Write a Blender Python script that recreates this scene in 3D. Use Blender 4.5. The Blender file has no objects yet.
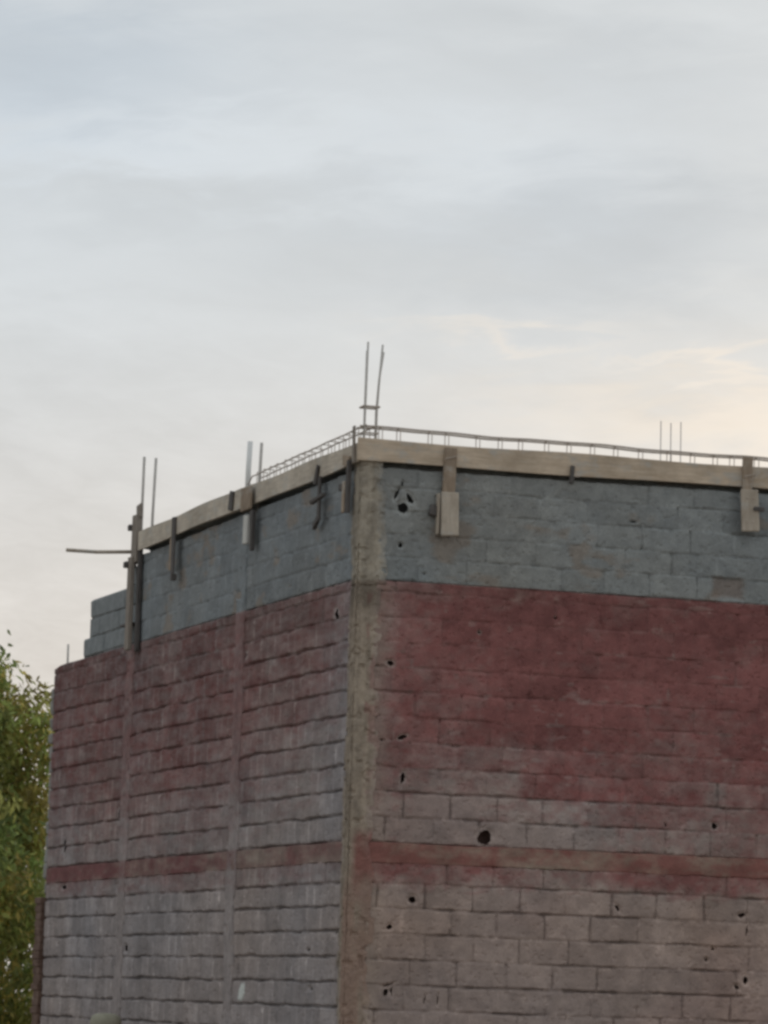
import bpy, bmesh, math, random
import numpy as np
from mathutils import Vector, Matrix, Quaternion

random.seed(7)
RNG = np.random.default_rng(11)
R = math.radians
sc = bpy.context.scene
COL = sc.collection

# ---------------------------------------------------------------- camera
YAW, PIT, ROL, FPX = R(18.0), R(6.943), R(1.81), 4012.0
CAM = Vector((-9.646, -30.335, 1.6))
fw = Vector((math.sin(YAW) * math.cos(PIT), math.cos(YAW) * math.cos(PIT), math.sin(PIT)))
rt = fw.cross(Vector((0, 0, 1))).normalized()
up = rt.cross(fw)
r2 = rt * math.cos(ROL) + up * math.sin(ROL)
u2 = -rt * math.sin(ROL) + up * math.cos(ROL)
cd = bpy.data.cameras.new("camera")
cam = bpy.data.objects.new("camera", cd)
COL.objects.link(cam)
M = Matrix((r2, u2, -fw)).transposed().to_4x4()
M.translation = CAM
cam.matrix_world = M
cd.sensor_fit = 'HORIZONTAL'
cd.sensor_width = 36.0
cd.lens = 36.0 * FPX / 768.0
cd.clip_start = 0.5
cd.clip_end = 6000
sc.camera = cam

sc.view_settings.view_transform = 'Standard'
sc.view_settings.look = 'None'
sc.view_settings.exposure = 0.0
sc.view_settings.gamma = 1.0
sc.view_settings.use_curve_mapping = False
sc.cycles.filter_width = 3.1          # the photograph is a soft digital zoom
sc.cycles.max_bounces = 6
sc.cycles.diffuse_bounces = 4

# ---------------------------------------------------------------- helpers
def tag(o, label=None, cat=None, group=None, kind=None):
    if label: o['label'] = label
    if cat: o['category'] = cat
    if group: o['group'] = group
    if kind: o['kind'] = kind
    return o

def empty(name, loc=(0, 0, 0)):
    o = bpy.data.objects.new(name, None)
    o.empty_display_size = 0.2
    COL.objects.link(o)
    o.location = loc
    return o

def link(name, me, mat, parent=None, smooth=False):
    o = bpy.data.objects.new(name, me)
    COL.objects.link(o)
    if mat: me.materials.append(mat)
    if parent:
        o.parent = parent
        o.matrix_parent_inverse = Matrix.Translation(-parent.location) if parent.type == 'EMPTY' else Matrix.Identity(4)
    if smooth:
        me.polygons.foreach_set('use_smooth', [True] * len(me.polygons))
    return o

def from_bm(name, bm, mat, parent=None, smooth=False):
    me = bpy.data.meshes.new(name)
    bmesh.ops.recalc_face_normals(bm, faces=bm.faces)
    bm.to_mesh(me); bm.free()
    return link(name, me, mat, parent, smooth)

def add_box(bm, x0, x1, y0, y1, z0, z1, bev=0.004, rot=None, jit=0.0):
    r = bmesh.ops.create_cube(bm, size=1.0)
    vs = r['verts']
    c = Vector(((x0 + x1) / 2, (y0 + y1) / 2, (z0 + z1) / 2))
    s = Vector((x1 - x0, y1 - y0, z1 - z0))
    for v in vs:
        p = Vector((v.co.x * s.x, v.co.y * s.y, v.co.z * s.z))
        p += Vector([random.uniform(-jit, jit) for _ in range(3)])
        if rot is not None: p = rot @ p
        v.co = p + c
    if bev > 0:
        es = {e for v in vs for e in v.link_edges}
        bmesh.ops.bevel(bm, geom=list(es), offset=bev, segments=1, affect='EDGES')

def add_tube(bm, pts, rad, n=8):
    """closed tube along a polyline"""
    pts = [Vector(p) for p in pts]
    rings = []
    for i, p in enumerate(pts):
        a = pts[max(i - 1, 0)]; b = pts[min(i + 1, len(pts) - 1)]
        t = (b - a).normalized()
        s = t.orthogonal().normalized() if i == 0 else (s - t * s.dot(t)).normalized()
        q = t.cross(s)
        rr = rad[i] if isinstance(rad, (list, tuple)) else rad
        rings.append([bm.verts.new(p + (s * math.cos(2 * math.pi * k / n) + q * math.sin(2 * math.pi * k / n)) * rr) for k in range(n)])
    for a, b in zip(rings, rings[1:]):
        for k in range(n):
            bm.faces.new((a[k], a[(k + 1) % n], b[(k + 1) % n], b[k]))
    bm.faces.new(rings[0][::-1]); bm.faces.new(rings[-1])

# numpy value noise -----------------------------------------------------------
def vnoise(x, y, seed):
    g = np.random.default_rng(seed).random((256, 256))
    xi = np.floor(x).astype(int); yi = np.floor(y).astype(int)
    fx = x - xi; fy = y - yi
    fx = fx * fx * (3 - 2 * fx); fy = fy * fy * (3 - 2 * fy)
    a = g[xi & 255, yi & 255]; b = g[(xi + 1) & 255, yi & 255]
    c = g[xi & 255, (yi + 1) & 255]; d = g[(xi + 1) & 255, (yi + 1) & 255]
    return (a * (1 - fx) + b * fx) * (1 - fy) + (c * (1 - fx) + d * fx) * fy

def fbm(x, y, seed, oct=4):
    t = 0; a = 0.5; n = 0
    for k in range(oct):
        t = t + a * vnoise(x * 2 ** k + 7.3 * k, y * 2 ** k + 3.1 * k, seed + 17 * k); n += a; a *= 0.55
    return t / n

def sstep(a, b, x):
    t = np.clip((x - a) / (b - a), 0, 1)
    return t * t * (3 - 2 * t)

def hash2(i, j, seed):
    g = np.random.default_rng(seed).random((512, 512))
    return g[i % 512, j % 512]

# ---------------------------------------------------------------- materials
def nodes(name):
    m = bpy.data.materials.new(name); m.use_nodes = True
    nt = m.node_tree
    b = nt.nodes['Principled BSDF']
    return m, nt, b

def N(nt, t, **kw):
    n = nt.nodes.new(t)
    for k, v in kw.items(): setattr(n, k, v)
    return n

def noise(nt, scale, detail=6, rough=0.6, stretch=None, seed=0.0):
    tc = N(nt, 'ShaderNodeTexCoord'); mp = N(nt, 'ShaderNodeMapping')
    mp.inputs['Location'].default_value = (seed, seed * .7, seed * .3)
    if stretch: mp.inputs['Scale'].default_value = stretch
    nt.links.new(tc.outputs['Object'], mp.inputs['Vector'])
    n = N(nt, 'ShaderNodeTexNoise'); n.inputs['Scale'].default_value = scale
    n.inputs['Detail'].default_value = detail; n.inputs['Roughness'].default_value = rough
    nt.links.new(mp.outputs['Vector'], n.inputs['Vector'])
    return n.outputs['Fac']

def ramp(nt, fac, stops):
    r = N(nt, 'ShaderNodeValToRGB')
    el = r.color_ramp.elements
    while len(el) < len(stops): el.new(0.5)
    for e, (p, c) in zip(el, stops):
        e.position = p; e.color = (*c, 1) if len(c) == 3 else c
    nt.links.new(fac, r.inputs['Fac'])
    return r.outputs['Color']

def mixc(nt, a, b, fac, mode='MIX'):
    m = N(nt, 'ShaderNodeMix', data_type='RGBA', blend_type=mode)
    for s, v in ((6, a), (7, b), (0, fac)):
        if isinstance(v, bpy.types.NodeSocket): nt.links.new(v, m.inputs[s])
        elif isinstance(v, (int, float)): m.inputs[s].default_value = v
        else: m.inputs[s].default_value = (*v, 1)
    return m.outputs[2]

def bump(nt, b, h, strength, dist):
    n = N(nt, 'ShaderNodeBump')
    n.inputs['Strength'].default_value = strength; n.inputs['Distance'].default_value = dist
    nt.links.new(h, n.inputs['Height']); nt.links.new(n.outputs['Normal'], b.inputs['Normal'])

def mat_attr(name):
    m, nt, b = nodes(name)
    a = N(nt, 'ShaderNodeVertexColor', layer_name='Col')
    f1 = ramp(nt, noise(nt, 9, 8, .65), [(.25, (.82, .82, .83)), (.75, (1.15, 1.14, 1.12))])
    f2 = ramp(nt, noise(nt, 70, 4, .7), [(.25, (.80, .80, .80)), (.75, (1.2, 1.2, 1.2))])
    c = mixc(nt, mixc(nt, a.outputs['Color'], f1, 1.0, 'MULTIPLY'), f2, 1.0, 'MULTIPLY')
    nt.links.new(c, b.inputs['Base Color'])
    b.inputs['Roughness'].default_value = .95
    b.inputs['Specular IOR Level'].default_value = .15
    bump(nt, b, noise(nt, 60, 6, .7), .5, .006)
    return m

def mat_plain(name, c0, c1, scale=8, stretch=None, rough=.9, bs=.4, bd=.004, spec=.2, seed=0., metal=0.):
    m, nt, b = nodes(name)
    f = noise(nt, scale, 8, .65, stretch, seed)
    nt.links.new(ramp(nt, f, [(.3, c0), (.7, c1)]), b.inputs['Base Color'])
    b.inputs['Roughness'].default_value = rough
    b.inputs['Specular IOR Level'].default_value = spec
    b.inputs['Metallic'].default_value = metal
    bump(nt, b, noise(nt, scale * 4, 5, .6, stretch, seed + 3), bs, bd)
    return m

MASON = mat_attr('masonry')
def mat_board(name, c0, c1, stretch, seed):
    m = mat_plain(name, c0, c1, 5, stretch, seed=seed, bs=.6)
    nt = m.node_tree; b = nt.nodes['Principled BSDF']
    src = b.inputs['Base Color'].links[0].from_socket
    st = ramp(nt, noise(nt, 1.7, 7, .7, None, seed + 5), [(.38, (.78, .76, .74)), (.62, (1.10, 1.08, 1.06))])
    c = mixc(nt, src, st, 1.0, 'MULTIPLY')
    cem = ramp(nt, noise(nt, 4.5, 8, .7, (1, 1, 2), seed + 9), [(.52, (0, 0, 0)), (.66, (.75, .75, .75))])
    c = mixc(nt, c, (.47, .45, .41), cem)
    nt.links.new(c, b.inputs['Base Color'])
    return m
WOOD_X = mat_board('board wood along x', (.50, .395, .29), (.68, .565, .44), (1, 6, 9), 1)
WOOD_Y = mat_board('board wood along y', (.43, .37, .30), (.64, .575, .48), (6, 1, 9), 2)
WOOD_Z = mat_board('pale upright wood', (.44, .37, .295), (.62, .55, .46), (6, 6, 1), 5)
WOOD_B = mat_board('brown upright wood', (.27, .205, .15), (.43, .345, .265), (6, 6, 1), 9)
WOOD_G = mat_plain('grey brown wood', (.21, .175, .145), (.34, .295, .25), 7, (6, 6, 1), bs=.5, seed=12)
WOOD_D = mat_plain('dark wood', (.075, .068, .064), (.15, .135, .125), 7, (6, 6, 1), bs=.5, seed=4)  # dark tone shared by sticks, pegs and side boards
PALE = mat_plain('bleached wood', (.50, .48, .44), (.68, .66, .61), 7, (6, 6, 1), bs=.3, seed=6)
STEEL = mat_plain('rusty steel', (.40, .33, .27), (.56, .48, .41), 30, rough=.75, bs=.3, bd=.001, spec=.3)
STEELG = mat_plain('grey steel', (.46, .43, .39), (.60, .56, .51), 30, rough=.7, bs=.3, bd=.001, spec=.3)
PIPE = mat_plain('pale plastic', (.78, .77, .73), (.84, .83, .80), 6, rough=.5, bs=.1, bd=.001, spec=.4)
BRICK = mat_plain('fired clay', (.10, .06, .045), (.20, .135, .105), 9, bs=.6, bd=.008, seed=8)
CONC = mat_plain('bare concrete', (.24, .23, .21), (.36, .35, .32), 6, bs=.5, bd=.006)
POSTM = mat_plain('pale post', (.27, .255, .19), (.37, .35, .27), 9, bs=.3)
SOIL = mat_plain('dry soil', (.17, .135, .10), (.30, .25, .19), .6, bs=.6, bd=.03)
BARK = mat_plain('bark', (.13, .10, .075), (.24, .20, .16), 12, (4, 4, 1), bs=.8, bd=.01)

# ---------------------------------------------------------------- masonry fields
def field(name, face, u0, u1, z0, z1, fn, parent, du=.008, dz=.0065, depth=.15, edge=None, label=None):
    """front sheet of a wall as a real relief (fn -> inward depth, colour) closed by its back"""
    nu = max(2, int(round((u1 - u0) / du)) + 1); nz = max(2, int(round((z1 - z0) / dz)) + 1)
    u = np.linspace(u0, u1, nu); z = np.linspace(z0, z1, nz)
    U, Z = np.meshgrid(u, z, indexing='ij')
    if edge: U, Z = edge(U, Z, nu)
    D, C, *HM = fn(U, Z)
    HM = HM[0] if HM else None
    # pull the rim back to the wall's rear plane: top, bottom and both ends close the sheet
    def rim(A, k):
        A = np.concatenate([A[:1], A, A[-1:]], 0)
        return np.concatenate([A[:, :1], A, A[:, -1:]], 1)
    U, Z, D = rim(U, 0), rim(Z, 0), rim(D, 0)
    C = np.stack([rim(C[..., i], 0) for i in range(3)], -1)
    for s in (0, -1):
        D[s, :] = depth; D[:, s] = depth
    nu += 2; nz += 2
    if face == 'R': P = np.stack([U, D, Z], -1)
    else: P = np.stack([D, U, Z], -1)
    P = P.reshape(-1, 3)
    idx = np.arange(nu * nz).reshape(nu, nz)
    a, b, c, d = idx[:-1, :-1], idx[1:, :-1], idx[1:, 1:], idx[:-1, 1:]
    F = np.stack([a, b, c, d], -1) if face == 'R' else np.stack([a, d, c, b], -1)
    F = F.reshape(-1, 4)
    if HM is not None and HM.any():          # hollow block: the opening leads into the dark core
        hm = np.pad(HM, 1).reshape(-1)
        F = F[~hm[F].all(1)]
    rearq = [idx[0, 0], idx[0, -1], idx[-1, -1], idx[-1, 0]]
    if face == 'L': rearq = rearq[::-1]
    F = np.concatenate([F, np.array([rearq])], 0)
    me = bpy.data.meshes.new(name)
    me.vertices.add(len(P)); me.vertices.foreach_set('co', P.ravel().astype(np.float32))
    me.loops.add(len(F) * 4); me.loops.foreach_set('vertex_index', F.ravel().astype(np.int32))
    me.polygons.add(len(F))
    me.polygons.foreach_set('loop_start', (np.arange(len(F)) * 4).astype(np.int32))
    me.polygons.foreach_set('loop_total', np.full(len(F), 4, np.int32))
    me.update(calc_edges=True)
    ca = me.color_attributes.new('Col', 'FLOAT_COLOR', 'POINT')
    C4 = np.concatenate([np.clip(C.reshape(-1, 3), 0, .95), np.ones((len(P), 1))], 1)
    ca.data.foreach_set('color', C4.ravel().astype(np.float32))
    o = link(name, me, MASON, parent, smooth=True)
    if label: o['label'] = label
    return o

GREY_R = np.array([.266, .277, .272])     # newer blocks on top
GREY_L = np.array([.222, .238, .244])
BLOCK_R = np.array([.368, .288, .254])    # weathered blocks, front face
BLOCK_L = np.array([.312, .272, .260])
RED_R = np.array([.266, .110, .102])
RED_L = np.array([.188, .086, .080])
CONCC = np.array([.338, .276, .215])

def rows_for(face):
    if face == 'R':
        lo = [1.925 - .2 * k for k in range(10, -1, -1)]
        zz = lo + [2.125, 2.325, 2.525, 2.695]
        upz = [2.849 + .2 * k for k in range(0, 11)]
    else:
        lo = [2.139 - .2 * k for k in range(11, -1, -1)]
        zz = lo + [2.339, 2.52, 2.70]
        upz = [2.854 + .2 * k for k in range(0, 11)]
    g = [4.94 + .189 * k for k in range(0, 6)]
    return np.array(zz + upz + g)
ROWS = {f: rows_for(f) for f in 'RL'}
# head joint offsets read off the photograph for the rows that show them
OFFR = {2.849: .30, 3.049: .44, 2.325: .25, 2.125: .07, 1.925: .27, 1.725: .15, 2.525: .05}

# knocked or cast openings: along-wall position, height, half width, half height, lean (degrees)
HOLES_R = [(.378, 5.530, .044, .044, 0), (.320, 5.640, .016, .050, 25), (.430, 5.608, .024, .050, -35), (.362, 5.722, .010, .028, 0), (.362, 5.228, .024, .022, 0),
 (.309, 4.276, .036, .022, 10), (.429, 3.691, .042, .019, -20), (.440, 3.365, .022, .046, 10), (.254, 3.659, .018, .010, 0), (1.147, 2.922, .058, .068, 0),
 (1.054, 4.568, .016, .016, 0), (1.703, 4.72, .018, .016, 0), (3.134, 3.10, .030, .028, 0), (2.704, 3.09, .014, .018, 0), (.555, 2.402, .034, .030, 0),
 (.37, 2.182, .028, .022, -20), (.353, 1.665, .026, .034, 0), (.372, 1.725, .050, .010, -20), (.405, 1.68, .011, .045, 0), (.681, 1.617, .010, .045, 8), (.789, 1.62, .010, .045, 0),
 (2.303, 2.403, .016, .034, -35), (3.398, 2.386, .036, .022, -20), (3.44, 2.26, .011, .060, 6), (3.436, 1.861, .026, .034, 0), (3.36, 1.80, .030, .018, 35),
 (3.149, 2.102, .018, .014, 0), (3.089, 2.011, .018, .018, 0), (.573, 5.007, .012, .012, 0), (2.36, 5.55, .03, .012, 0)]
HOLES_L = [(.56, 4.70, .06, .045, 0), (3.42, 3.82, .07, .035, 0), (3.45, 2.90, .06, .06, 0), (3.62, 2.76, .07, .05, 0), (3.22, 4.55, .09, .03, 0), (7.0, 4.50, .06, .07, 0),
 (7.22, 2.60, .11, .05, 0), (6.9, 2.02, .07, .035, 0), (9.5, 2.64, .09, .025, 0), (1.0, 1.99, .05, .015, 0), (.9, 1.68, .05, .02, 0), (.30, 2.13, .05, .02, 0),
 (7.35, 3.30, .06, .07, 0), (9.55, 3.06, .05, .08, 0)]

def wall_fn(face, zlo, zhi):
    rows = ROWS[face]
    sd = 100 if face == 'R' else 500
    def fn(U, Z):
        sag = .010 * (fbm(U * 1.1, Z * .0 + 3, sd) - .5) + .016 * (fbm(U * 4.5, Z * 4.5, sd + 1, 3) - .5) + (.022 if face == 'L' else .010) * (fbm(U * 2.6, Z * 5, sd + 31, 3) - .5)
        z = Z + sag
        ri = np.clip(np.searchsorted(rows, z.ravel()).reshape(z.shape) - 1, 0, len(rows) - 2)
        zb = rows[ri]; zt = rows[ri + 1]
        lower_d = z - zb; upper_d = zt - z
        db = np.minimum(lower_d, upper_d)
        jid = np.where(lower_d < upper_d, ri, ri + 1)
        off = np.array([OFFR.get(round(float(r), 3), (.1 + .2 * (i % 2) + .10 * (hash2(np.array(i), np.array(5), sd) - .5)))
                        if face == 'R' else (.05 + .2 * (i % 2) + .14 * (hash2(np.array(i), np.array(9), sd) - .5))
                        for i, r in enumerate(rows)])[ri]
        uu = U + .014 * (fbm(U * 5 + 9, Z * 6, sd + 2, 3) - .5)
        # uneven block lengths: jitter each head joint
        bi = np.floor((uu - off) / .4).astype(int)
        j0 = off + bi * .4 + .03 * (hash2(bi + 50, ri, sd + 3) - .5)
        j1 = off + (bi + 1) * .4 + .03 * (hash2(bi + 51, ri, sd + 3) - .5)
        dl, dr = uu - j0, j1 - uu
        dh = np.minimum(np.abs(dl), np.abs(dr))
        bi = np.where(dl < 0, bi - 1, np.where(dr < 0, bi + 1, bi))
        hid = np.where(np.abs(dl) < np.abs(dr), bi, bi + 1)
        grey = Z > 4.94
        h1 = hash2(bi + 100, ri + 3, sd + 4); h2 = hash2(bi + 100, ri + 3, sd + 5); h3 = hash2(bi + 100, ri + 3, sd + 6)
        # joint strength wanders: raked, smeared or filled flush
        bn = fbm(U * 2.2, jid * 3.7, sd + 7, 3); hn = hash2(hid + 100, ri + 9, sd + 8)
        n1 = fbm(U * 7, Z * 7, sd + 9); n2 = fbm(U * 22, Z * 22, sd + 10, 3)
        if face == 'R':
            red = redmask_r(U, Z)
            bs = (.25 + .75 * sstep(.34, .66, bn)) * np.where(grey, .5, 1.0) * (1 - .68 * red)
            hs = sstep(.10, .75, hn) * np.where(grey, .5, 1.0) * (1 - .68 * red)
            wb = .006 + .008 * n1; wh = .007 + .006 * n2; dp = .018
        else:
            red = redmask_l(U, Z)
            bs = (.3 + .7 * sstep(.18, .50, bn)) * np.where(grey, .45, 1.0) * np.where(Z > 4.50, .55, 1.0)
            hs = sstep(.45, .95, hn) * np.where(grey, .35, .75)
            wb = .004 + .012 * n1; wh = .010 + .010 * n2; dp = .020
        brk = (.35 if face == 'R' else .62) + (.65 if face == 'R' else .38) * sstep(.30, .52, fbm(U * (5 if face == 'R' else 2.5), Z * 5 + 3, sd + 50, 3))
        bs = bs * brk; hs = hs * brk
        wb = wb * (.6 + 1.1 * fbm(U * (14 if face == 'R' else 6), Z * 14, sd + 51, 3)); wh = wh * (.6 + 1.1 * fbm(U * 14, Z * 14, sd + 52, 3))
        J = np.maximum(bs * (1 - sstep(wb * .6, wb * 1.25, db)), .8 * hs * (1 - sstep(wh * .5, wh * 1.3, dh)))
        flush = np.maximum((1 - sstep(wb * .6, wb * 1.6, db)), (1 - sstep(wh * .5, wh * 1.6, dh)))
        D = dp * J
        amp = np.where(grey, .005, .007 if face == 'L' else .006)
        D = D + amp * (h1 - .5) + .010 * (h2 - .5) * (uu - (j0 + j1) / 2) / .4 + .006 * (n1 - .5) + .003 * (n2 - .5) + .004
        # rounded arrises at the foot of the block where mortar fell out
        D = D + (.0015 if face == 'R' else .002) * (1 - sstep(0, .03, lower_d)) * bs
        # holes knocked through the block faces
        HM = np.zeros(U.shape, bool); rim_ = np.zeros(U.shape)
        for hx, hz, ra, rb, ln in (HOLES_R if face == 'R' else HOLES_L):
            if hz < zlo - .1 or hz > zhi + .1: continue
            ca_, sa_ = math.cos(R(ln)), math.sin(R(ln))
            p_, q_ = (U - hx) * ca_ - (Z - hz) * sa_, (U - hx) * sa_ + (Z - hz) * ca_
            rr = np.sqrt((p_ / ra) ** 2 + (q_ / rb) ** 2) / (.72 + .56 * n2)
            HM |= rr < 1
            sp_ = 1 - sstep(1.02, 1.30 + .9 * n1, rr)
            D = D + .014 * sp_ * (.4 + n2)
            rim_ = np.maximum(rim_, sp_)
        # ---- colour
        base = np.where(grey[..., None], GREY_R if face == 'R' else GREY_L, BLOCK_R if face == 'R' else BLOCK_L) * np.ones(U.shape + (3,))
        base = base * (1 + (.17 if face == 'R' else .16) * (h3 - .5) * np.where(grey, 1.1, 1.2))[..., None]
        warm = (fbm(U * .7 + 4, Z * .9, sd + 12) - .5)
        base = base * (1 + np.stack([.16 * warm, .0 * warm, -.16 * warm], -1))
        stain = fbm(U * 1.6, Z * .55 + 8, sd + 13)
        base = base * (1 - np.where(grey, .05, .13) * sstep(.52, .75, stain))[..., None]
        blot = fbm(U * (9 if face == 'R' else 4), Z * 11, sd + 60, 4) - .5
        base = base * (1 + np.where(grey, .36, .48) * blot)[..., None]
        # broken corners
        crn = np.exp(-(db / .035) ** 2 - (np.minimum(np.abs(dl), np.abs(dr)) / .035) ** 2) * sstep(.55, .8, hash2(hid + 20, jid + 5, sd + 61))
        D = D + .014 * crn * n2 * 1.6
        # mortar smears
        sm = flush * (1 - J) * sstep(.35, .7, fbm(U * 9, Z * 9, sd + 14))
        base = base * (1 + .16 * sm)[..., None]
        crumb = np.exp(-(np.minimum(db * 1.0, dh * 1.2) / .022) ** 2) * sstep(.66, .74, fbm(U * (20 if face == 'R' else 9), Z * 20, sd + 70, 3)) * np.where(grey, .5, 1)
        base = base * (1 + .38 * crumb)[..., None]; D = D - .004 * crumb
        pits = sstep(.70, .76, fbm(U * 30, Z * 30, sd + 71, 2))
        D = D + .006 * pits
        base = base * (1 - .5 * J)[..., None]                       # old dark mortar, following the joint depth
        if face == 'L':
            hc = np.floor((uu - off) / .2).astype(int)
            base = base * (1 + .15 * (hash2(hc + 300, ri + 2, sd + 40) - .5) * np.where(grey, .4, 1))[..., None]
            pale = np.exp(-(np.minimum(dh, np.abs(.2 - dh)) / .015) ** 2) * sstep(.30, .85, hash2(hc + 300, ri + 7, sd + 41)) * sstep(.0, .03, db)
            base = base * (1 + np.where(grey, .10, .46) * pale * sstep(.3, .6, fbm(U * 6, Z * 9, sd + 42)))[..., None]
        if face == 'L' :
            st = sstep(.56, .8, fbm(U * 3.2, Z * .9, sd + 15, 3)) * np.where(grey, .3, 1)
            base = base * (1 + .14 * st * sstep(.3, .8, hash2(np.floor(U / .1).astype(int) + 200, ri, sd + 16)))[..., None]
        # splashes of brownish render on the grey courses
        br = sstep(.60, .74, fbm(U * 2.6 + 2, Z * 5, sd + 17)) * grey * .7
        base = base * (1 - br[..., None]) + np.array([.27, .225, .185]) * br[..., None]
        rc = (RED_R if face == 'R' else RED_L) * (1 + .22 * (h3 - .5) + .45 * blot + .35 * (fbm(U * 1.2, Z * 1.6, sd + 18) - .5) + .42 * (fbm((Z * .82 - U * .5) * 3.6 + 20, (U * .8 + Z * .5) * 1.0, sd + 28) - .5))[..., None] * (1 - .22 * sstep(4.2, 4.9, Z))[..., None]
        rm = red * (1 - (.06 if face == 'R' else .35) * sm) * ((1 - .3 * pale) if face == 'L' else 1)
        # chips where the paint has come away
        chip = sstep(.70, .80, fbm(U * 7, Z * 16, sd + 19, 3)) * .3 + .35 * flush * (1 - J) * sstep(.66, .74, fbm(U * 4, Z * 7, sd + 20, 3))
        rm = rm * (1 - chip)
        base = base * (1 + .30 * rim_ * (n2 > .42))[..., None]; rm = rm * (1 - .7 * rim_ * (n1 > .4))
        C = base * (1 - rm[..., None]) + rc * rm[..., None] * (1 - .3 * J)[..., None]
        if face == 'R':
            pt = sstep(.02, -.03, np.maximum(np.abs(U - 3.21) - .14, np.abs(Z - 5.055) - .085) + .03 * (n2 - .5))
            D = D + .022 * pt
            C = C * (1 - .7 * pt[..., None]) + np.array([.235, .185, .155]) * .7 * pt[..., None]
            zg = Z - .0055 * U + .016 * (n1 - .5)
            gap = sstep(5.838, 5.848, zg) * sstep(5.925, 5.915, zg)
            D = D + .125 * gap
            c2 = (1 - sstep(.0, .16, U - .2 + .1 * (n1 - .5))) * (Z < 4.9)
            C = C * (1 - .3 * c2[..., None]) + CONCC * .3 * c2[..., None]
        else:
            zg = Z + .006 * U + .016 * (n1 - .5)
            gap = sstep(5.822, 5.832, zg) * sstep(5.90, 5.89, zg)
            D = D + .125 * gap
            wsp = sstep(1.0, .6, np.hypot((U - 2.9 - .5 * (1.63 - Z)) / .11, (Z - 1.64) / .10) + .5 * (n2 - .5))
            C = C * (1 - wsp[..., None]) + np.array([.62, .64, .60]) * wsp[..., None]
            D = D - .006 * wsp
        return D, C, HM
    return fn

def redmask_r(U, Z):
    n = fbm(U * 1.5, Z * 2.2, 31); n2 = fbm(U * 5, Z * 5, 33)
    Zw = Z + .03 * (n2 - .5)
    rows = [2.849, 3.049, 3.249, 3.449, 3.649, 3.849, 4.049, 4.249, 4.449, 5.2]
    xs = [0, .3, .45, .9, 1.42, 1.5, 2.0, 2.6, 3.02, 3.06, 3.2, 3.25, 3.6, 6.4]
    ks = [[.1, .1, .0, .0, .0, .0, .05, .18, .18, .15, .15, .2, .25, .4],
          [.2, .2, .05, .0, .10, .12, .28, .48, .30, .28, .28, .35, .7, .7],
          [.4, .45, .22, .24, .30, .70, .85, .75, .62, .25, .30, .65, .7, .7],
          [.45, .55, .55, .48, .58, .85, .9, .9, .85, .8, .8, .85, .85, .9],
          [.5, .6, .7, .75, .8, .9, .95, .95, .95, .92, .92, .92, .92, .9],
          [.5, .65, .8, .8, .85, .92, .95, .95, .95, .95, .95, .95, .95, .95],
          [.5, .68, .82, .86, .9, .95, 1, 1, 1, 1, 1, 1, 1, 1],
          [.5, .62, .80, .88, .9, .95, 1, 1, 1, 1, 1, 1, 1, 1],
          [.5, .55, .80, .92, .95, 1, 1, 1, 1, 1, 1, 1, 1, 1]]
    m = np.zeros_like(U)
    Uw = U + .12 * (fbm(U * 6, Z * 6, 34, 3) - .5)
    for k in range(9):
        m = np.where((Zw >= rows[k]) & (Zw < rows[k + 1]), np.interp(Uw, xs, ks[k]), m)
    sw = fbm((Z * .82 - U * .5) * 4.2 + 30, (U * .8 + Z * .5) * 1.1, 32, 3)
    m = np.clip(m + (.35 * (n - .5) + .22 * (n2 - .5) + .40 * (sw - .5)) * (m > .04), 0, 1) * (Z > 2.849)
    spray = .10 * sstep(.35, .7, fbm(U * .9 + 5, Z * 1.1, 35)) * (Z > 2.849)
    top = sstep(4.946, 4.934, Z + .02 * (fbm(U * 3, Z * 0, 36) - .5))
    edge = sstep(.12, .30, U + .30 * (fbm(U * 4, Z * 5, 37) - .5))
    band = np.clip(sstep(2.44, 2.66, Z + .12 * (n2 - .5)) * sstep(2.862, 2.846, Z) * (.64 + 1.3 * (fbm(U * 1.7 + .4, Z * 3, 38, 3) - .42) + .3 * sstep(.5, .3, U)), 0, .88)
    low = .16 * sstep(.4, .7, fbm(U * .8, Z * .8, 39)) * (Z < 2.55) * sstep(.4, 1.6, U)
    dr_ = fbm(U * 13, Z * 17, 51, 5) - .5; d2 = fbm(U * 3 + 1, Z * 26, 52, 3) - .5
    m = np.clip(m + (1.0 * dr_ + .35 * d2) * (m > .04) * (1.15 - .7 * m), 0, 1)
    band = np.clip(band + (1.1 * dr_ + .4 * d2) * (band > .05), 0, .92)
    return np.clip(np.maximum(m * top * (.55 + .45 * edge) + spray * top * (Z < 4.9), np.maximum(band, low)), 0, 1) * (Z < 4.96)

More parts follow.
